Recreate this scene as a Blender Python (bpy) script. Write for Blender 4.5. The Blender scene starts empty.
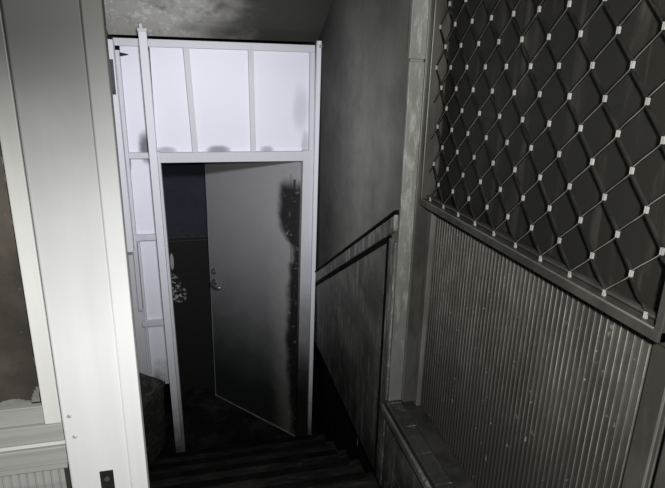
import bpy, bmesh, math, random
from mathutils import Vector, Matrix
random.seed(7)
S = bpy.context.scene
C = S.collection

# ---------------------------------------------------------------- camera
A, B, RL = .2500, .3033, .02476            # heading, downward pitch, roll
fw = Vector((math.sin(A)*math.cos(B), math.cos(A)*math.cos(B), -math.sin(B)))
rt = Vector((math.cos(A), -math.sin(A), 0)); up = rt.cross(fw)
r1 = rt*math.cos(RL) + up*math.sin(RL); u1 = -rt*math.sin(RL) + up*math.cos(RL)
cam = bpy.data.objects.new('camera', bpy.data.cameras.new('camera')); C.objects.link(cam)
m = Matrix((r1, u1, -fw)).transposed().to_4x4(); cam.matrix_world = m
cam.data.sensor_width = 36; cam.data.lens = 541.2/665*36
cam.data.clip_start = .02
S.camera = cam

# ---------------------------------------------------------------- world, lamps, exposure
w = bpy.data.worlds.new('night'); S.world = w; w.use_nodes = True
w.node_tree.nodes['Background'].inputs[0].default_value = (.6, .7, 1, 1)
w.node_tree.nodes['Background'].inputs[1].default_value = .012

def spot(name, loc, target, power, size, blend, col, radius):
    l = bpy.data.lights.new(name, 'SPOT'); l.energy = power; l.spot_size = math.radians(size)
    l.spot_blend = blend; l.color = col; l.shadow_soft_size = radius
    o = bpy.data.objects.new(name, l); C.objects.link(o); o.location = loc
    o.rotation_euler = (Vector(target) - Vector(loc)).to_track_quat('-Z', 'Y').to_euler()
    return o
spot('hand_torch', (.10, -.05, .07), (.05, 1.9, -.85), 98, 155, .6, (1, .995, .955), .03)
spot('partition_fill', (.15, .88, .16), (.12, 3.32, -.55), 150, 64, 1, (.93, .94, 1), .05)  # unseen fill light, added to brighten the partition
S.view_settings.view_transform = 'Standard'; S.view_settings.look = 'None'
S.view_settings.exposure = 0; S.view_settings.gamma = 1; S.view_settings.use_curve_mapping = False

# ---------------------------------------------------------------- materials
class NT:
    def __init__(s, name):
        s.m = bpy.data.materials.new(name); s.m.use_nodes = True
        s.t = s.m.node_tree; s.b = s.t.nodes['Principled BSDF']
        s.pos = s.n('ShaderNodeNewGeometry').outputs['Position']
        s.sep = s.n('ShaderNodeSeparateXYZ'); s.l(s.pos, s.sep.inputs[0])
    def n(s, k, **kw):
        x = s.t.nodes.new(k)
        for a, v in kw.items(): setattr(x, a, v)
        return x
    def l(s, a, b): s.t.links.new(a, b)
    def noise(s, scale, detail=6, rough=.6, stretch=(1, 1, 1), off=(0, 0, 0), dist=0):
        mp = s.n('ShaderNodeMapping'); mp.inputs['Scale'].default_value = stretch; mp.inputs['Location'].default_value = off
        s.l(s.pos, mp.inputs[0]); x = s.n('ShaderNodeTexNoise'); s.l(mp.outputs[0], x.inputs['Vector'])
        x.inputs['Scale'].default_value = scale; x.inputs['Detail'].default_value = detail
        x.inputs['Roughness'].default_value = rough; x.inputs['Distortion'].default_value = dist
        return x.outputs['Fac']
    def rng(s, v, a, b, c=0, d=1, smooth=True):
        x = s.n('ShaderNodeMapRange'); x.clamp = True
        if smooth: x.interpolation_type = 'SMOOTHSTEP'
        s.l(v, x.inputs[0])
        for i, q in enumerate((a, b, c, d)): x.inputs[1+i].default_value = q
        return x.outputs[0]
    def math(s, op, a, b=None, c=None):
        x = s.n('ShaderNodeMath', operation=op)
        for i, q in enumerate((a, b, c)):
            if q is None: continue
            if isinstance(q, (int, float)): x.inputs[i].default_value = q
            else: s.l(q, x.inputs[i])
        return x.outputs[0]
    def mix(s, f, a, b):
        x = s.n('ShaderNodeMix', data_type='RGBA')
        for i, q in ((0, f), (6, a), (7, b)):
            if isinstance(q, (int, float)): x.inputs[i].default_value = q
            elif isinstance(q, tuple): x.inputs[i].default_value = (*q, 1)
            else: s.l(q, x.inputs[i])
        return x.outputs[2]
    def done(s, col, rough=.7, metal=0, bump=None, bs=.3, bd=.01, spec=.5):
        if isinstance(col, tuple): s.b.inputs['Base Color'].default_value = (*col, 1)
        else: s.l(col, s.b.inputs['Base Color'])
        if isinstance(rough, (int, float)): s.b.inputs['Roughness'].default_value = rough
        else: s.l(rough, s.b.inputs['Roughness'])
        s.b.inputs['Metallic'].default_value = metal
        s.b.inputs['Specular IOR Level'].default_value = spec
        if bump is not None:
            x = s.n('ShaderNodeBump'); x.inputs['Strength'].default_value = bs; x.inputs['Distance'].default_value = bd
            s.l(bump, x.inputs['Height']); s.l(x.outputs[0], s.b.inputs['Normal'])
        return s.m

def g(v, t=(1, 1, 1)): return (v*t[0], v*t[1], v*t[2])
def simple(name, a, b, scale=8, rough=.6, metal=0, stretch=(1, 1, 1), bs=.2, spec=.5, lo=.35, hi=.65):
    k = NT(name); n = k.noise(scale, stretch=stretch)
    return k.done(k.mix(k.rng(n, lo, hi), a, b), rough, metal, k.noise(scale*5), bs, .003, spec)

M = {}
# sooty plaster of the walls
k = NT('sooty plaster')
z, y = k.sep.outputs[2], k.sep.outputs[1]
n1 = k.noise(2.6, 8, .7); n2 = k.noise(14, 6, .7, (1, 1, .35))
col = k.mix(k.rng(n1, .3, .7), (.20, .2, .186), (.34, .338, .317))
col = k.mix(k.math('MULTIPLY', k.rng(n2, .45, .75), .35), col, (.33, .327, .305))
edge = k.rng(k.math('ADD', y, k.math('MULTIPLY', k.noise(3), .5)), 2.55, 3.5)     # darker towards the partition
col = k.mix(k.math('MULTIPLY', edge, .82), col, (.012, .012, .011))
top = k.rng(k.math('ADD', z, k.math('MULTIPLY', k.noise(3), .4)), .5, 1.3)
col = k.mix(k.math('MULTIPLY', top, .5), col, (.02, .02, .019))
M['plaster'] = k.done(col, .85, 0, k.noise(40, 6, .7), .25, .004, .2)
# ceiling: pale where the soot has flaked at the left
k = NT('smoked ceiling paint')
x, y = k.sep.outputs[0], k.sep.outputs[1]
nn = k.math('ADD', x, k.math('MULTIPLY', k.math('SUBTRACT', k.noise(2.5, 6, .6), .5), .9))
col = k.mix(k.rng(nn, -.2, .42), (.62, .61, .57), (.07, .069, .064))
col = k.mix(k.math('MULTIPLY', k.rng(k.noise(16, 8, .75, (1, .5, 1)), .5, .6), k.rng(nn, .2, -.3)), col, (.85, .85, .84))
col = k.mix(k.math('MULTIPLY', k.rng(k.noise(4, 8, .7), .52, .7), .75), col, (.07, .065, .06))
M['ceiling'] = k.done(col, .8, 0, k.noise(30, 6, .7), .3, .006, .2)
# glazed wall tiles smoked dark
def tile_mat(name, base, light, tw=.22, th=.22, chalk=.6, mort=(.30, .298, .28)):
    k = NT(name); cb = k.n('ShaderNodeCombineXYZ'); k.l(k.math('ADD', k.sep.outputs[1], -2.635+20*tw), cb.inputs[0]); k.l(k.math('ADD', k.sep.outputs[2], 1.15+20*th), cb.inputs[1])
    br = k.n('ShaderNodeTexBrick'); br.offset = 0; k.l(cb.outputs[0], br.inputs['Vector'])
    br.inputs['Scale'].default_value = 1; br.inputs['Mortar Size'].default_value = .0034
    br.inputs['Mortar Smooth'].default_value = .3
    br.inputs['Brick Width'].default_value = tw; br.inputs['Row Height'].default_value = th
    n1 = k.noise(3, 8, .65); zz = k.sep.outputs[2]
    col = k.mix(k.rng(n1, .35, .7), base, light)
    low = k.rng(k.math('ADD', zz, k.math('MULTIPLY', k.noise(4), .5)), -1.5, -.7)
    col = k.mix(low, g(base[0]*.22), col)
    streak = k.noise(26, 8, .8, (1, 1, .10)); pat = k.noise(5, 6, .7, off=(3, 1, 2))
    ch = k.math('MULTIPLY', k.rng(streak, .49, .56), k.rng(pat, .44, .54))
    ch = k.math('MULTIPLY', ch, k.rng(zz, -1.6, -.9, .35, 1))
    col = k.mix(k.math('MULTIPLY', ch, chalk), col, (.5, .5, .485))
    spk = k.rng(k.noise(45, 5, .7, (1, 1, .5)), .60, .66)
    col = k.mix(k.math('MULTIPLY', spk, .5*chalk), col, (.3, .3, .29))
    mo = k.math('MULTIPLY', br.outputs['Fac'], k.rng(k.noise(9, 4), .42, .58, .1, .8))
    col = k.mix(mo, col, mort)
    return k.done(col, k.rng(n1, .3, .7, .35, .6), 0, k.math('ADD', k.noise(30, 6, .7), k.math('MULTIPLY', br.outputs['Fac'], -2)), .25, .003, .5)
M['tile'] = tile_mat('smoked wall tile', (.13, .129, .119), (.34, .338, .318))
M['cap_tile'] = tile_mat('smoked cap tile', (.12, .119, .11), (.2, .2, .187), .15, 3, .8, (.42, .42, .40))
M['tile_light'] = tile_mat('chalky smoked trim tile', (.15, .15, .14), (.25, .25, .235), .5, .22, 1, (.42, .42, .41))
M['sill'] = tile_mat('sill tile under soot', (.04, .04, .037), (.08, .08, .074), .16, .9, .22, (.25, .25, .24))
k = NT('reveal tile')
z = k.sep.outputs[2]
n = k.noise(9, 8, .7, (1, 1, .3))
col = k.mix(k.rng(n, .35, .7), (.24, .242, .225), (.36, .36, .34))
col = k.mix(k.rng(k.noise(50, 8, .8, (1, 1, .2)), .5, .6), col, (.48, .48, .46))
seam = k.math('LESS_THAN', k.math('ABSOLUTE', k.math('SUBTRACT', k.math('FRACT', k.math('DIVIDE', k.math('SUBTRACT', z, .055), .3)), .5)), .0)
col = k.mix(k.rng(z, -1.3, -.3, .55, 0), col, (.11, .11, .103))
M['reveal'] = k.done(col, .5, 0, k.noise(40, 4), .2, .003)
# metals
M['alu'] = simple('sooty aluminium', (.07, .068, .06), (.13, .128, .115), 9, .5, .35, (1, 1, .4))
M['alu_light'] = simple('wiped aluminium', (.2, .2, .185), (.33, .33, .31), 12, .42, .45, (1, 1, .3))
M['strip'] = simple('wiped grey strip', (.13, .128, .115), (.22, .217, .2), 9, .5, .1, (1, 1, .3))
M['alu_dark'] = simple('blackened aluminium', (.03, .03, .027), (.07, .068, .06), 10, .5, .3)
M['strand'] = simple('grille strand aluminium', (.24, .235, .21), (.42, .41, .38), 20, .42, .5)
M['strand_shade'] = simple('painted strand shade', (.012, .012, .011), (.035, .034, .03), 20, .7, 0, spec=.15)  # shade on the strands, put into the colour
M['knot'] = simple('grille knot aluminium', (.45, .44, .41), (.62, .61, .57), 20, .4, .3)
k = NT('fluted sheet under soot')
n = k.noise(6, 8, .7, (1, 1, .5)); zz = k.sep.outputs[2]
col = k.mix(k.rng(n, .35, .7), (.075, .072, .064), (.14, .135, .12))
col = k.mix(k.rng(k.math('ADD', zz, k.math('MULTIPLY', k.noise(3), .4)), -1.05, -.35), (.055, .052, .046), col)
col = k.mix(k.rng(k.noise(40, 4, .6), .66, .71), col, (.3, .3, .28))
M['flute'] = k.done(col, .42, .25, k.noise(60, 4), .15, .002)
k = NT('highlit flute ridges')  # bright rib highlights painted into the ridge colour
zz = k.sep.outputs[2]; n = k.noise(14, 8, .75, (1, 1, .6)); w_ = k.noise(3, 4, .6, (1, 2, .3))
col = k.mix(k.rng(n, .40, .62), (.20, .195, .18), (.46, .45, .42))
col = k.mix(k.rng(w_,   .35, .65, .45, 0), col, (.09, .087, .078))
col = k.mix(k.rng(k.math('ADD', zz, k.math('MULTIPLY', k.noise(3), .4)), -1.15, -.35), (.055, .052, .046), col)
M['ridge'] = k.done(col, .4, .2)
k = NT('smoked glass')
n = k.noise(5, 8, .65, (1, 2.2, .35), dist=.8)
col = k.mix(k.rng(n, .5, .8), (.024, .0235, .020), (.11, .107, .094))
M['glass_dark'] = k.done(col, .5, 0, None, spec=.3)
M['dark_plaster'] = simple('burnt plaster', (.05, .047, .042), (.12, .115, .10), 6, .85, spec=.2)
M['black'] = simple('soot black', (.004, .004, .004), (.012, .012, .012), 9, .9, spec=.1)
M['steel_dark'] = simple('dark hinge steel', (.03, .03, .032), (.06, .06, .065), 20, .5, .5)
M['chrome'] = simple('smoked chrome', (.28, .28, .27), (.45, .45, .44), 40, .3, .8)
M['screw'] = simple('screw zinc', (.7, .7, .68), (.85, .85, .83), 40, .3, .5)
# partition paint: soot from the floor up
def part_mat(name, white, lo, hi, streak=.3):
    k = NT(name); zz = k.sep.outputs[2]
    s = k.math('ADD', zz, k.math('MULTIPLY', k.math('SUBTRACT', k.noise(6, 6, .7), .5), .5))
    n = k.noise(18, 8, .75, (1, 1, .15))
    col = k.mix(k.math('MULTIPLY', k.rng(n, .55, .75), streak), white, g(white[0]*.45))
    col = k.mix(k.rng(s, lo, hi), (.012, .012, .011), col)
    return k.done(col, .5, 0, k.noise(50, 4), .1, .002, .4)
M['frame_white'] = part_mat('painted steel frame', (.62, .62, .66), -2.75, -1.75)
M['frame_bright'] = part_mat('bright painted post', (.78, .79, .84), -2.65, -1.9, .2)
M['jamb_soot'] = part_mat('sooted jamb paint', (.62, .62, .66), -2.2, -.9, .5)
k = NT('white sandwich panel')
zz, xx = k.sep.outputs[2], k.sep.outputs[0]
nn = k.math('SUBTRACT', k.noise(7, 6, .7), .5)
col = (.80, .81, .88)
def blob(px, pz, rx, rz):
    a = k.math('POWER', k.math('DIVIDE', k.math('SUBTRACT', xx, px), rx), 2)
    b = k.math('POWER', k.math('DIVIDE', k.math('SUBTRACT', zz, pz), rz), 2)
    return k.rng(k.math('ADD', k.math('ADD', a, b), nn), 0, 1.1, 1, 0)
for px, pz, rx, rz, st in ((-.28, -.43, .05, .11, .85), (.13, -.45, .08, .035, .7), (.63, -.2, .06, .16, .22), (.42, -.45, .05, .03, .5), (-.17, -.45, .07, .03, .5), (-.385, -.52, .018, .08, .9), (.66, -.42, .03, .1, .35)):
    col = k.mix(k.math('MULTIPLY', blob(px, pz, rx, rz), st), col, (.05, .05, .05))
col = k.mix(k.rng(k.math('ADD', zz, nn), -2.4, -1.75), (.06, .06, .055), col)
M['panel'] = k.done(col, .45, 0, None, spec=.3)
# door leaf: grey paint, black towards floor, burnt strip along the hinges
k = NT('scorched door paint')
zz, xx = k.sep.outputs[2], k.sep.outputs[0]
nn = k.math('SUBTRACT', k.noise(5, 6, .6), .5); fine = k.math('SUBTRACT', k.noise(60, 4, .8), .5)
zs = k.math('ADD', zz, k.math('MULTIPLY', nn, .35))
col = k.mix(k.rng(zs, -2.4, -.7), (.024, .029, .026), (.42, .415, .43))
col = k.mix(k.math('MULTIPLY', k.math('ABSOLUTE', fine), .5), col, (.02, .02, .02))
# wavy boundary of the burnt strip
zf = k.n('ShaderNodeFloatCurve'); zm = k.rng(zz, -2.56, -.5, 0, 1, False); k.l(zm, zf.inputs['Value'])
cv = zf.mapping.curves[0]      # edge of the burnt strip over the height of the leaf
cv.points[0].location = (0, .80); cv.points[1].location = (1, .60)
for q in ((.1, .85), (.18, .70), (.3, .58), (.5, .62), (.64, .70), (.69, .92), (.73, .62), (.82, .22), (.9, .25), (.96, .6)): cv.points.new(*q)
zf.mapping.update()
bnd = k.math('ADD', k.math('MULTIPLY', zf.outputs[0], .12), .49)
bz = k.math('ADD', k.math('SUBTRACT', xx, bnd), k.math('MULTIPLY', nn, .09))
strip = k.rng(bz, -.025, .02)
halo = k.math('MULTIPLY', k.rng(bz, -.14, -.01), k.math('SUBTRACT', 1, strip))
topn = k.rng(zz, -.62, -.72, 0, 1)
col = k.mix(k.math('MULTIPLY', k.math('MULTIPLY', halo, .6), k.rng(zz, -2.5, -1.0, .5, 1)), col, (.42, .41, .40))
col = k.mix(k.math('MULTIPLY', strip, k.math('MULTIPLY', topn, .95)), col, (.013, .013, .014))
flake = k.math('MULTIPLY', k.rng(k.noise(24, 5, .8, off=(1, 0, 4)), .60, .64), k.rng(xx, .52, .57))
col = k.mix(flake, col, (.3, .295, .28))
M['leaf'] = k.done(col, .45, 0, k.noise(90, 4), .15, .002, .4)
M['leaf_edge'] = simple('door edge', (.25, .25, .25), (.4, .4, .4), 12, .4, .2, (1, 1, .3))
# room behind
k = NT('burnt back wall')
zz, xx = k.sep.outputs[2], k.sep.outputs[0]
col = k.mix(k.rng(zz, -1.24, -1.22), (.010, .010, .010), (.024, .027, .042))
col = k.mix(k.math('MULTIPLY', k.rng(k.noise(5), .4, .7), .4), col, (.008, .008, .009))
def spotm(px, pz, rx, rz, th):
    a = k.math('POWER', k.math('DIVIDE', k.math('SUBTRACT', xx, px), rx), 2)
    b = k.math('POWER', k.math('DIVIDE', k.math('SUBTRACT', zz, pz), rz), 2)
    return k.math('MULTIPLY', k.rng(k.math('ADD', a, b), .6, 1.2, 1, 0), k.rng(k.noise(30, 6, .75), th, th+.06))
for a in ((-.225, -1.42, .014, .07, .35), (-.28, -1.5, .04, .03, .5), (-.24, -1.60, .07, .08, .51), (-.2, -1.70, .08, .07, .5)):
    col = k.mix(spotm(*a), col, (.38, .38, .36))
M['back'] = k.done(col, .7, 0, k.noise(20), .3, .01, .3)
k = NT('burnt floor')
n = k.noise(4, 8, .7); n2 = k.noise(22, 6, .8)
col = k.mix(k.rng(n, .45, .7), (.006, .006, .006), (.035, .036, .042))
col = k.mix(k.math('MULTIPLY', k.rng(n2, .55, .7), .5), col, (.05, .05, .055))
M['floor'] = k.done(col, .8, 0, n2, .6, .01, .2)
k = NT('charred tread')
n = k.noise(6, 8, .7, (.5, 2, 1)); n2 = k.noise(30, 6, .8, (.3, 1, 1)); yy = k.sep.outputs[1]
col = k.mix(k.rng(n, .4, .65), (.006, .0055, .0055), (.03, .028, .026))
col = k.mix(k.math('MULTIPLY', k.rng(n2, .52, .68), .6), col, (.085, .08, .075))
M['tread'] = k.done(col, .75, 0, n2, .5, .008, .3)
k = NT('charred wood')
n = k.noise(12, 8, .8, (1, 1, 3)); col = k.mix(k.rng(n, .45, .72), (.03, .03, .028), (.16, .16, .152))
M['char'] = k.done(col, .8, 0, n, .8, .01, .3)
# left door: coating grey at the top, paler downwards
def left_mat(name, hi_c, lo_c, za, zb, rough=.5):
    k = NT(name); zz = k.sep.outputs[2]
    s = k.math('ADD', zz, k.math('MULTIPLY', k.math('SUBTRACT', k.noise(2.5, 4, .5), .5), .18))
    col = k.mix(k.rng(s, za, zb), lo_c, hi_c)
    v = k.noise(22, 3, .5, (1, 1, .04))
    col = k.mix(k.math('MULTIPLY', k.rng(v, .45, .7), .05), col, g(hi_c[0]*.6))
    return k.done(col, rough, 0, None, spec=.3)
M['post'] = left_mat('grey white coated post', (.045, .046, .042), (.85, .86, .87), -.66, .10)
M['post_edge'] = left_mat('brighter coated post edge', (.060, .062, .056), (.85, .86, .87), -.62, .12)
M['stile'] = left_mat('door stile coating', (.05, .05, .046), (.75, .75, .74), -.5, .1)
M['rail'] = simple('brushed grey rail', (.36, .365, .355), (.46, .465, .45), 14, .45, .1, (.1, 1, 3))
k = NT('brown smoked glass with torn film edge')
xx, zz = k.sep.outputs[0], k.sep.outputs[2]
n = k.noise(4, 8, .65)
col = k.mix(k.rng(n, .35, .7), (.045, .039, .033), (.10, .088, .074))
col = k.mix(k.rng(k.noise(60, 4, .6), .67, .71), col, (.16, .15, .14))
M['brown_glass'] = k.done(col, .35, 0, None, spec=.3)
M['film'] = simple('pale torn film', (.16, .16, .152), (.26, .26, .25), 14, .6)

# ---------------------------------------------------------------- mesh helpers
def bx(bm, x0, x1, y0, y1, z0, z1, lean=0.0, leany=0.0):
    """box; lean shifts x (leany: y) of the lower end"""
    v = [bm.verts.new((x + (lean if zz == z0 else 0), y + (leany if zz == z0 else 0), zz)) for zz in (z0, z1) for y in (y0, y1) for x in (x0, x1)]
    for f in ((0, 2, 3, 1), (4, 5, 7, 6), (0, 1, 5, 4), (2, 6, 7, 3), (0, 4, 6, 2), (1, 3, 7, 5)):
        bm.faces.new([v[i] for i in f])
    return v
def prism(bm, pts, axis, a, b):
    """polygon pts in the two other axes, extruded along axis from a to b"""
    def P(p, t):
        q = list(p); q.insert(axis, t); return q
    lo = [bm.verts.new(P(p, a)) for p in pts]; hi = [bm.verts.new(P(p, b)) for p in pts]
    n = len(pts); bm.faces.new(lo); bm.faces.new(hi[::-1])
    for i in range(n): bm.faces.new((lo[i], hi[i], hi[(i+1) % n], lo[(i+1) % n]))
def cyl(bm, c, axis, r, h, n=14, r2=None):
    c = Vector(c); ax = Vector(axis).normalized(); q = ax.to_track_quat('Z', 'Y')
    lo, hi = [], []
    for i in range(n):
        a = 2*math.pi*i/n; d = q @ Vector((math.cos(a), math.sin(a), 0))
        lo.append(bm.verts.new(c + d*r)); hi.append(bm.verts.new(c + ax*h + d*(r2 if r2 is not None else r)))
    bm.faces.new(lo[::-1]); bm.faces.new(hi)
    for i in range(n): bm.faces.new((lo[i], lo[(i+1) % n], hi[(i+1) % n], hi[i]))
def obj(name, bm, mat, parent=None, bevel=0, origin=None, smooth=False):
    bmesh.ops.recalc_face_normals(bm, faces=bm.faces)
    if parent is not None: org = Vector(world_loc(parent))
    elif origin is not None: org = Vector(origin)
    else:
        vs = [v.co for v in bm.verts]
        org = Vector([(min(v[i] for v in vs)+max(v[i] for v in vs))/2 for i in range(2)] + [min(v[2] for v in vs)])
    for v in bm.verts: v.co -= org
    me = bpy.data.meshes.new(name); bm.to_mesh(me); bm.free(); me.materials.append(M[mat])
    if smooth:
        for p in me.polygons: p.use_smooth = True
    o = bpy.data.objects.new(name, me); C.objects.link(o)
    if parent is not None: o.parent = parent
    else: o.location = org
    o['_w'] = tuple(org)
    if bevel:
        bv = o.modifiers.new('bevel', 'BEVEL'); bv.width = bevel; bv.segments = 2; bv.limit_method = 'ANGLE'
    return o
def world_loc(o): return tuple(o['_w'])
def boxobj(name, dims, mat, parent=None, bevel=.0015, lean=0.0, leany=0.0, **kw):
    bm = bmesh.new(); bx(bm, *dims, lean=lean, leany=leany); return obj(name, bm, mat, parent, bevel, **kw)
def thing(name, loc, label, cat, group=None):
    o = bpy.data.objects.new(name, None); C.objects.link(o); o.location = loc; o['_w'] = tuple(loc)
    o['label'] = label; o['category'] = cat
    if group: o['group'] = group
    return o
def tag(o, label, cat): o['label'] = label; o['category'] = cat; return o
def struct(o): o['kind'] = 'structure'; return o
def root_struct(name, loc):
    o = bpy.data.objects.new(name, None); C.objects.link(o); o.location = loc; o['_w'] = tuple(loc); o['kind'] = 'structure'; return o

# ---------------------------------------------------------------- room shell
FL = -2.57; PY = 3.32; WX = .74; LX = -.436
def ceil_z(y): return .244 + .52*(3.266 - y)
# floors
struct(boxobj('floor', (-.95, 1.05, 3.27, 4.24, FL-.1, FL), 'floor', bevel=0))
bm = bmesh.new(); bx(bm, -1.3, 1.0, -1.0, 1.02, -1.52, -1.40)
struct(obj('floor', bm, 'tread'))
# ceilings
bm = bmesh.new(); prism(bm, [(-1.0, ceil_z(-1.0)), (3.385, ceil_z(3.385)), (3.385, ceil_z(3.385)+.1), (-1.0, ceil_z(-1.0)+.1)], 0, -1.3, 1.02)
struct(obj('ceiling', bm, 'ceiling'))
struct(boxobj('ceiling', (-.95, 1.05, 3.39, 4.24, .21, .31), 'black', bevel=0))
# right wall round the window opening (window y .70-1.87, z -1.31-.86)
TB = -1.76
bm = bmesh.new()
def wpoly(y0, y1, z0, z1=None, x0=WX, x1=.98):
    if z1 is None: prism(bm, [(y0, z0), (y1, z0), (y1, ceil_z(min(y1, 3.3))+.03), (y0, ceil_z(y0)+.03)], 0, x0, x1)
    else: bx(bm, x0, x1, y0, y1, z0, z1)
wpoly(1.87, 3.34, TB); wpoly(-1.0, .56, -1.5); wpoly(.56, 1.87, .86)
bx(bm, WX, .98, .56, 1.87, -1.76, -1.335)
bx(bm, WX, .98, 3.34, 4.2, TB, .3)
struct(obj('wall_right', bm, 'plaster'))
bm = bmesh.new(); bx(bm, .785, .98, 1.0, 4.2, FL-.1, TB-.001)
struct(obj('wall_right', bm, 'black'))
# left wall of the stairwell, behind the white post
bm = bmesh.new(); prism(bm, [(1.30, FL-.1), (4.2, FL-.1), (4.2, .25), (3.3, ceil_z(3.3)+.03), (1.30, ceil_z(1.30)+.03)], 0, LX-.12, LX)
struct(obj('wall_left', bm, 'dark_plaster'))
# wall at the back of the burnt room, with its ledge line
struct(boxobj('wall_back', (-.95, 1.05, 4.16, 4.24, FL-.1, .3), 'back', bevel=0))
bm = bmesh.new(); bx(bm, -.94, .98, 4.145, 4.16, -1.225, -1.213); bx(bm, -.94, .98, 4.148, 4.16, -1.255, -1.247)
struct(obj('trim_1', bm, 'steel_dark'))

# tiled dado below a sloping cap
def cap(y): return -.482 - (y - 1.866)*.5386
bm = bmesh.new()
prism(bm, [(1.955, TB), (3.30, TB), (3.30, cap(3.30)-.10), (1.955, cap(1.955)-.10)], 0, WX-.008, WX)
bx(bm, WX-.008, WX, .0, 1.955, TB, -1.36)
d = obj('wall_right', bm, 'tile'); struct(d)
bm = bmesh.new()
prism(bm, [(1.885, cap(1.885)-.012), (3.30, cap(3.30)-.012), (3.30, cap(3.30)-.078), (1.945, cap(1.945)-.078), (1.885, cap(1.885)-.078)], 0, WX-.018, WX)
struct(obj('trim_2', bm, 'cap_tile', bevel=.004))
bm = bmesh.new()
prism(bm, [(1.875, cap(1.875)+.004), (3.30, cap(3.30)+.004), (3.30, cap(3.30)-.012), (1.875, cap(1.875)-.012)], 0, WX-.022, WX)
struct(obj('trim_3', bm, 'black', bevel=.003))  # black strip stands in for shade along the cap's top edge
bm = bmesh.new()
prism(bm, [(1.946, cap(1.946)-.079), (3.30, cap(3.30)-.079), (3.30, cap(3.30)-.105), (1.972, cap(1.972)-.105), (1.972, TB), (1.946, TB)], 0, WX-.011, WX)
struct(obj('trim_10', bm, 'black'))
# shadow gap joint and chalky tile strip beside the window
bm = bmesh.new(); bx(bm, WX-.012, WX, 1.875, 1.945, TB, cap(1.945)-.09)
struct(obj('trim_4', bm, 'tile_light', bevel=.004))
# tile reveal of the window: near piece and the piece above the joint
bm = bmesh.new()
bx(bm, WX-.006, .792, 1.855, 1.872, -1.31, .050); struct(obj('trim_5', bm, 'reveal', bevel=.003))
bm = bmesh.new(); bx(bm, WX-.012, .80, 1.848, 1.872, .058, 1.0); struct(obj('trim_6', bm, 'reveal', bevel=.003))
# ---------------------------------------------------------------- sill
bm = bmesh.new()
bx(bm, WX-.02, .787, .57, 1.868, -1.335, -1.305)
struct(obj('trim_7', bm, 'sill', bevel=.006))
bm = bmesh.new(); bx(bm, .789, .86, .57, 1.868, -1.335, -1.309)
struct(obj('trim_8', bm, 'alu_dark', bevel=.003))
struct(boxobj('trim_9', (WX-.028, WX-.002, .57, 1.89, -1.375, -1.336), 'tile_light', bevel=.008))

# ---------------------------------------------------------------- window: frame, glass
win = root_struct('window_1', (.85, 1.28, -1.309))
bm = bmesh.new()
bx(bm, .79, .88, 1.838, 1.87, -1.309, .86)
bx(bm, .80, .88, .56, .66, -1.309, .86); bx(bm, .842, .88, .66, .765, -1.309, -.46); bx(bm, .836, .88, .66, .715, -.46, .86)
bx(bm, .79, .88, .735, 1.835, .82, .86)
bx(bm, .834, .88, .66, 1.838, -.474, -.440)
obj('window_frame', bm, 'alu', win, .002)
bm = bmesh.new(); bx(bm, .836, .88, 1.80, 1.838, -1.309, -.474); o = obj('side_strip', bm, 'strip', win, .003); o['label'] = 'lighter metal strip beside the fluted sheet'
bm = bmesh.new(); bx(bm, .786, .79, 1.838, 1.846, -1.30, .85); bx(bm, .840, .845, .712, .718, -1.30, -.52); bx(bm, .840, .845, .698, .704, -1.3, -.52)
o = obj('frame_bead', bm, 'alu_light', win, .001); o['label'] = 'thin bright aluminium bead'
bm = bmesh.new(); bx(bm, .866, .870, .715, 1.838, -.44, .82)
obj('window_glass', bm, 'glass_dark', win)
bm = bmesh.new()
bx(bm, .846, .865, .722, .765, -.44, .82); bx(bm, .846, .865, .765, 1.83, -.44, -.425)
obj('sash_rail', bm, 'alu_dark', win, .003)

# ---------------------------------------------------------------- fluted sheet
def flutes(bm, y0, y1, z0, z1, x, pitch, depth, axis='y'):
    """vertical flutes: profile in (y,x), narrow round ridges between shallow troughs"""
    pts = []; y = y0
    while y < y1-1e-6:
        for t, h in ((0, 0), (.30, .0), (.38, .7), (.45, 1), (.52, .7), (.60, 0)):
            yy = y + t*pitch
            if yy < y1: pts.append((yy, x - h*depth))
        y += pitch
    pts.append((y1, x))
    lo = [bm.verts.new((p[1], p[0], z0) if axis == 'y' else (p[0], p[1], z0)) for p in pts]
    hi = [bm.verts.new((p[1], p[0], z1) if axis == 'y' else (p[0], p[1], z1)) for p in pts]
    for i in range(len(pts)-1):
        f_ = bm.faces.new((lo[i], lo[i+1], hi[i+1], hi[i]))
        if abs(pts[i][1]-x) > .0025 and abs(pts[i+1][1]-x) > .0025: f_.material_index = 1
    # back skin
    t = .004
    lb = [bm.verts.new((p[0], p[1], z)) for p, z in (((x+t, y0) if axis == 'y' else (y0, x+t), z0), ((x+t, y1) if axis == 'y' else (y1, x+t), z0))]
    hb = [bm.verts.new((p[0], p[1], z)) for p, z in (((x+t, y0) if axis == 'y' else (y0, x+t), z1), ((x+t, y1) if axis == 'y' else (y1, x+t), z1))]
    bm.faces.new((lb[0], hb[0], hb[1], lb[1]))
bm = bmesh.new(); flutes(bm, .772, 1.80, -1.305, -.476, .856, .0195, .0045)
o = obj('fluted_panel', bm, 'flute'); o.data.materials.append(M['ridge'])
tag(o, 'tall sooty fluted metal sheet with fine vertical ribs filling the window below the grille', 'panel')

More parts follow.
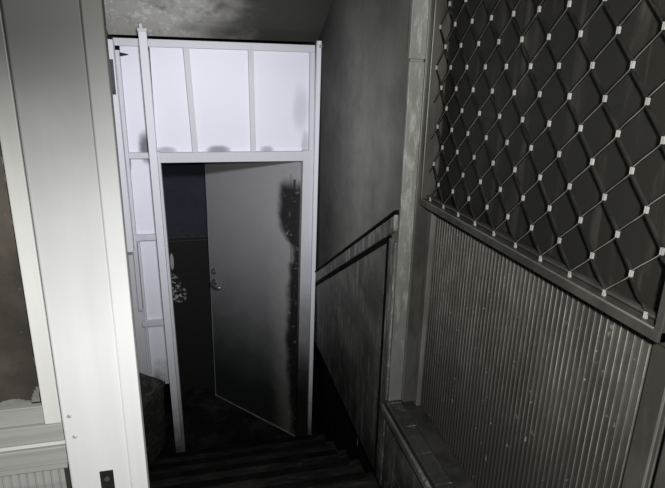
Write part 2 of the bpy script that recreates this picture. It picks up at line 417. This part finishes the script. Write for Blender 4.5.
# ---------------------------------------------------------------- diamond security grille
gr = thing('security_grille', (.815, 1.29, -.50), 'sooty aluminium security grille of diamond mesh over the dark window on the right', 'window grille')
bm = bmesh.new()
bx(bm, .796, .834, .715, 1.832, -.453, -.431)
bx(bm, .818, .834, .715, 1.832, -.424, -.417)
bx(bm, .800, .834, 1.822, 1.836, -.431, .80)
bx(bm, .800, .834, .715, .732, -.453, .80)
obj('frame', bm, 'alu', gr, .002)
bm = bmesh.new(); bx(bm, .797, .801, .732, 1.822, -.4325, -.4285); bx(bm, .797, .801, 1.818, 1.823, -.44, .80)
o = obj('frame_bead', bm, 'alu_light', gr, .001); o['label'] = 'bright bead along the frame'
PYY, PZ, Z0, Y0 = .1124, .0651, .0965, .973
def node(i, kk): return (Y0 + .003*kk + PYY*i + (PYY/2 if kk % 2 else 0), Z0 - PZ*kk)
bm = bmesh.new(); kb = bmesh.new()
XC, DEP, TH = .819, .0055, .0010
KH = .0068
def inside(p): return .735 < p[0] < 1.82 and p[1] < .80
for kk in range(-10, 9):
    for i in range(-4, 10):
        p = node(i, kk)
        if not inside(p): continue
        for s in (-1, 1):   # the two clinched tabs of a knot
            bx(kb, XC-DEP/2-.001, XC+DEP/2-.001, p[0]+s*.0022-.0009, p[0]+s*.0022+.0009, p[1]-KH, p[1]+KH)
        for s in (-1, 1):   # strands down to the two knots of the next row
            q = (p[0] + s*PYY/2 + .003, p[1] - PZ)
            n = 8; prev = None
            for j in range(n+1):
                t = j/n; e = t*t*(3-2*t)*.15 + t*.85
                yy = p[0] + s*.002 + (q[0]-p[0]-s*.004)*e; zz = p[1] - KH + (q[1]-p[1]+2*KH)*t
                if zz < -.432 or yy < .730 or yy > 1.820: break
                # perpendicular in the grille plane
                dy = (q[0]-p[0])*(6*t*(1-t)*.15+.85); dz = (q[1]-p[1]+2*KH); L = math.hypot(dy, dz)
                ny, nz = -dz/L*TH, dy/L*TH
                cur = [bm.verts.new((XC-DEP/2, yy+ny, zz+nz)), bm.verts.new((XC+DEP/2, yy+ny, zz+nz)), bm.verts.new((XC+DEP/2, yy-ny, zz-nz)), bm.verts.new((XC-DEP/2, yy-ny, zz-nz))]
                if prev:
                    for a in range(4):
                        f_ = bm.faces.new((prev[a], prev[(a+1) % 4], cur[(a+1) % 4], cur[a]))
                        if a != 3 or s < 0: f_.material_index = 1  # sides and one diagonal painted dark as shaded faces
                prev = cur
lat = obj('diamond_lattice', bm, 'strand', gr); lat.data.materials.append(M['strand_shade'])
kn = obj('lattice_knots', kb, 'knot', gr); kn['label'] = 'bright clinched knots of the mesh'; kn['kind'] = 'stuff'

# ---------------------------------------------------------------- staircase
st = thing('staircase', (.14, 2.2, FL), 'charred dark staircase going down to the doorway in the partition', 'stairs')
RUN, RISE = .27, .143
n = 8
for i in range(n):
    y1 = 3.14 - RUN*i; y0 = y1 - RUN; z1 = FL + RISE*(i+1)
    if y0 < 1.02: y0 = 1.02
    bm = bmesh.new(); bx(bm, LX+.005, WX+.04 if z1 < TB-.02 else WX-.012, y0-.0, y1+.02, z1-.03, z1); tr = obj('tread', bm, 'tread', st, .005)
    bm = bmesh.new(); bx(bm, LX+.01, WX-.02, y1-.016, y1+.024, z1+.0005, z1+.006); obj('nosing', bm, 'black', tr, .002)
    bm = bmesh.new(); bx(bm, LX+.006, WX+.035 if z1 < TB-.02 else WX-.014, y0+.02, y1, FL if i < 1 else z1-RISE, z1-.031); obj('riser', bm, 'black', st)
# floor in front of the first step
struct(boxobj('floor', (LX, .785, 3.14, 3.27, FL-.1, FL-.001), 'floor', bevel=0))
# charred board box in the corner left of the doorway
bm = bmesh.new()
A_, B_, C_ = (-.430, 3.27, -1.85), (-.285, 3.27, -1.93), (-.430, 2.90, -1.93)
vs = [bm.verts.new(p) for p in (A_, B_, C_)] + [bm.verts.new((p[0], p[1], -2.41)) for p in ((-.430, 3.27), (-.30, 3.27), (-.430, 2.90))]
for f in ((0, 1, 2), (3, 5, 4), (0, 3, 4, 1), (1, 4, 5, 2), (2, 5, 3, 0)): bm.faces.new([vs[i] for i in f])
bmesh.ops.subdivide_edges(bm, edges=bm.edges[:], cuts=4, use_grid_fill=True)
for v in bm.verts:
    if -2.40 < v.co.z: v.co += Vector((random.uniform(0, .003), random.uniform(-.004, 0), random.uniform(-.004, .004)))
cb = thing('charred_box', (-.40, 3.1, -2.41), 'black charred corner box with a sloping lid beside the left door post', 'box')
obj('box_body', bm, 'char', cb)
bm = bmesh.new(); prism(bm, [(-.432, 2.885), (-.432, 2.90), (-.275, 3.285), (-.27, 3.26)], 2, -1.965, -1.94)
for v in bm.verts: v.co.z += .0
o = obj('lid_edge', bm, 'char', cb, .002)
# flakes of plaster on the burnt lower wall
for i, (yy, zz, h, ww) in enumerate(((1.93, -1.86, .06, .012), (2.1, -1.9, .05, .01), (2.4, -1.95, .06, .01))):
    bm = bmesh.new(); prism(bm, [(yy, zz), (yy+ww, zz+.01), (yy+ww*1.3, zz+h*.6), (yy+ww*.4, zz+h), (yy-ww*.3, zz+h*.5)], 0, .7835, .786)
    o = obj('plaster_flake', bm, 'film'); o['label'] = 'pale plaster flake clinging to the burnt wall under the tiles above the steps'; o['category'] = 'plaster flake'; o['group'] = 'plaster flakes under the tiles'

# ---------------------------------------------------------------- partition
P = thing('partition', (.16, PY, FL), 'white panelled partition on a pale steel frame around the doorway at the foot of the stairs', 'partition')
def pp(name, d, mat='frame_white', lean=0, bevel=.002, label=None):
    o = boxobj(name, d, mat, P, bevel, lean); 
    if label: o['label'] = label
    return o
pp('top_rail', (-.405, .708, PY-.02, PY+.02, .122, .162))
pp('lintel', (-.215, .70, PY-.025, PY+.03, -.515, -.457))
post = pp('post', (-.268, -.226, PY-.075, PY-.03, -2.43, .20), 'frame_bright', .032)
bm = bmesh.new(); bx(bm, -.272, -.224, PY-.078, PY-.028, .195, .212); bx(bm, -.262, -.245, PY-.07, PY-.045, .212, .235); obj('post_cap', bm, 'frame_white', post, .002)
post = pp('post', (.712, .738, PY-.06, PY-.02, FL+.001, .185), 'frame_bright', -.03)
bm = bmesh.new(); cyl(bm, (.730, PY-.06, .155), (0, -1, 0), .009, .02); obj('bolt', bm, 'chrome', post)
pp('door_jamb', (-.232, -.204, PY-.03, PY+.04, FL+.001, -.45), 'frame_white', .030)
pp('door_jamb', (.640, .711, PY-.03, PY+.04, FL+.001, -.45), 'jamb_soot', -.035)
bm = bmesh.new(); bx(bm, -.268, -.226, PY-.02, PY+.02, FL+.001, .10, lean=.03); obj('stud', bm, 'frame_white', P, .002)
pp('mullion', (-.042, -.010, PY-.015, PY+.015, -.457, .124), 'frame_white', .022)
pp('mullion', (.318, .348, PY-.015, PY+.015, -.457, .124), 'frame_white', .004)
pp('stile', (.680, .710, PY-.015, PY+.015, -.457, .122))
for x0, x1, z0, z1 in ((-.378, -.240, -.466, .124), (-.222, -.020, -.462, .124), (-.018, .330, -.462, .124), (.332, .690, -.462, .124),
                       (-.378, -.225, -.955, -.49), (-.378, -.215, -1.53, -.99), (-.378, -.205, -2.0, -1.56)):
    pp('panel', (x0, x1, PY+.018, PY+.034, z0, z1), 'panel', 0, .001)
for z in (-.49, -.985, -1.555): pp('cross_rail', (-.385, -.24 + .012*(abs(z)), PY-.015, PY+.016, z, z+.034))
pp('stile', (-.402, -.378, PY-.02, PY+.018, -1.44, .10), 'frame_white', .004)
pp('stile', (-.372, -.358, PY-.005, PY+.018, -1.9, -1.0), 'frame_white', .004)
pp('side_panel', (-.434, -.379, PY+.012, PY+.03, FL+.001, .10), 'frame_white')
o = pp('square_tube', (-.434, -.398, PY-.09, PY-.02, -1.03, .15), 'frame_bright', .01)
bm = bmesh.new(); bx(bm, -.434, -.404, PY-.104, PY-.09, -.13, .05); bx(bm, -.43, -.412, PY-.11, PY-.104, -.02, .03); obj('bracket', bm, 'steel_dark', o, .002)
bm = bmesh.new(); cyl(bm, (-.373, PY-.02, .078), (.9, -.35, 0), .010, .045, 12, .002); obj('nail', bm, 'steel_dark', P)

# ---------------------------------------------------------------- open door leaf
H = Vector((.628, PY+.035, FL+.012)); T = Vector((.072, 4.03, FL+.012))
D = (T-H); LW = D.length; D.normalize(); N = Vector((D.y, -D.x, 0))
if N.y > 0: N = -N        # faces the camera
door = root_struct('door_1', tuple(H))
door['label'] = 'grey scorched steel door standing ajar inside the partition doorway'; door['category'] = 'door'
def lf(bm, u0, u1, z0, z1, n0, n1):
    vs = []
    for z in (z0, z1):
        for nn in (n0, n1):
            for u in (u0, u1): p = H + D*u + N*nn; vs.append(bm.verts.new((p.x, p.y, H.z+z)))
    for f in ((0, 2, 3, 1), (4, 5, 7, 6), (0, 1, 5, 4), (2, 6, 7, 3), (0, 4, 6, 2), (1, 3, 7, 5)): bm.faces.new([vs[i] for i in f])
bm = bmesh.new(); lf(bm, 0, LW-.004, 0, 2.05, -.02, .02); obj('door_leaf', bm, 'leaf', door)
bm = bmesh.new(); lf(bm, LW-.006, LW, .002, 2.05, -.018, .022); lf(bm, .0, LW, -.004, .006, -.018, .024); o = obj('edge_strip', bm, 'leaf_edge', door); o['label'] = 'bare metal edge'
hd = None
bm = bmesh.new()
c0 = H + D*(LW-.055) + N*.02; zc = H.z + 1.02
bm2 = bmesh.new(); cyl(bm2, (c0.x, c0.y, zc), N, .024, .008, 18); cyl(bm2, (c0.x, c0.y, zc+.085), N, .022, .010, 18); cyl(bm2, (c0.x+N.x*.01, c0.y+N.y*.01, zc+.085), N, .012, .012, 14)
rose = obj('lock_rose', bm2, 'chrome', door, .001)
# lever: a bent tapering tube
pth = [c0 + N*.006, c0 + N*.045, c0 + N*.055 - D*.03, c0 + N*.055 - D*.075, c0 + N*.05 - D*.115]
dz = [0, 0, -.004, -.016, -.008]; rr = [.009, .009, .009, .0085, .006]
prev = None
for j, p in enumerate(pth):
    a = pth[max(j-1, 0)]; b = pth[min(j+1, len(pth)-1)]; t = (b-a).normalized(); q = t.to_track_quat('Z', 'Y')
    ring = [bm.verts.new(Vector((p.x, p.y, zc+dz[j])) + q @ Vector((math.cos(k_*math.pi/5)*rr[j], math.sin(k_*math.pi/5)*rr[j], 0))) for k_ in range(10)]
    if prev:
        for k_ in range(10): bm.faces.new((prev[k_], prev[(k_+1) % 10], ring[(k_+1) % 10], ring[k_]))
    else: bm.faces.new(ring[::-1])
    prev = ring
bm.faces.new(prev)
obj('door_handle', bm, 'chrome', door, smooth=True)
for zz in (.25, 1.05, 1.82):
    bm = bmesh.new(); p = H + N*.028 - D*.0; cyl(bm, (p.x-.012, p.y-.0, H.z+zz), (0, 0, 1), .007, .10); obj('hinge', bm, 'steel_dark', door)
bm = bmesh.new(); lf(bm, .050, .053, .10, 1.95, .02, .0215); o = obj('seam_strip', bm, 'steel_dark', door)

# ---------------------------------------------------------------- left foreground: wide white post and glazed door
Y1 = 1.15; GZ = -1.40
rt2 = lambda x, y: (x, y)
def skew(o, zr, k_): pass
# every piece leans like the photograph's door frame: x shifts by LE per metre of height
PT = thing('door_post', (-.24, Y1+.04, GZ), 'wide white coated metal door post in the left foreground, greyer at the top', 'door post')
top = 1.22
bm = bmesh.new(); bx(bm, -.322, -.192, Y1, Y1+.035, GZ, top); obj('post_body', bm, 'post', PT, .004)
bm = bmesh.new(); bx(bm, -.192, -.154, Y1+.002, Y1+.033, GZ, top); o = obj('edge_strip', bm, 'post_edge', PT, .003)
for (xx, zz) in ((-.306, -.745), (-.300, -.800)):
    bm = bmesh.new(); cyl(bm, (xx, Y1, zz), (0, -1, 0), .0055, .003, 14, .003); obj('screw', bm, 'screw', PT)
bm = bmesh.new(); bx(bm, -.258, -.228, Y1-.002, Y1+.003, -.97, -.903); sk = obj('strike_plate', bm, 'steel_dark', PT, .001)
bm = bmesh.new(); cyl(bm, (-.243, Y1-.002, -.925), (0, -1, 0), .006, .002); obj('plate_screw', bm, 'chrome', sk)
LD = root_struct('door_2', (-.62, Y1+.03, GZ))
LD['label'] = 'grey metal glazed door at the left edge of the view, brown smoked pane above ribbed panel'; LD['category'] = 'door'
XR = -.326
def ld(name, d, mat, bevel=.002): return boxobj(name, d, mat, LD, bevel)
ld('stile', (XR-.034, XR, Y1+.008, Y1+.05, -.765, top-.02), 'stile')
ld('stile', (-.98, -.92, Y1+.008, Y1+.05, GZ+.02, top-.02), 'stile')
ld('rail', (-.92, XR-.036, Y1+.014, Y1+.05, -.765, -.720), 'rail')
ld('rail', (-.92, XR+.001, Y1+.008, Y1+.05, -.812, -.767), 'rail')
ld('rail', (-.92, XR+.001, Y1+.012, Y1+.05, -.824, -.816), 'stile', .0005)
ld('rail', (-.92, XR+.001, Y1+.008, Y1+.05, -.874, -.828), 'rail')
ld('rail', (-.92, XR-.002, Y1+.014, Y1+.05, -.892, -.875), 'rail')
ld('stile', (XR-.012, XR+.001, Y1+.02, Y1+.05, GZ+.02, -.893), 'alu_dark')
ld('rail', (-.92, XR-.034, Y1+.008, Y1+.05, GZ+.02, GZ+.10), 'rail')
bm = bmesh.new(); flutes(bm, -.92, XR-.013, GZ+.10, -.893, Y1+.03, .017, .006, 'x'); obj('ribbed_panel', bm, 'rail', LD)
gl = ld('glass_pane', (-.92, XR-.030, Y1+.030, Y1+.036, -.72, top-.03), 'brown_glass', 0)
# torn pale film left along the bottom and side of the pane
bm = bmesh.new(); base = -.7195; xs = -.92
while xs < XR-.036:
    h = .010 + .005*math.sin(xs*70) + .003*random.random() + .022*max(0, 1-(XR-.034-xs)/.035)
    if math.sin(xs*70) < -.75: h = .003
    bx(bm, xs, xs+.004, Y1+.0285, Y1+.0298, base, base+h); xs += .004
zq = base
while zq < .9:
    w2 = .001 + .006*(.5+.5*math.sin(zq*17+2*math.sin(zq*41)))**3 + .0012*random.random() + .02*max(0, 1-(zq-base)/.05)
    bx(bm, XR-.0345-w2, XR-.0345, Y1+.0285, Y1+.0298, zq, zq+.008); zq += .008
obj('torn_film', bm, 'film', gl)
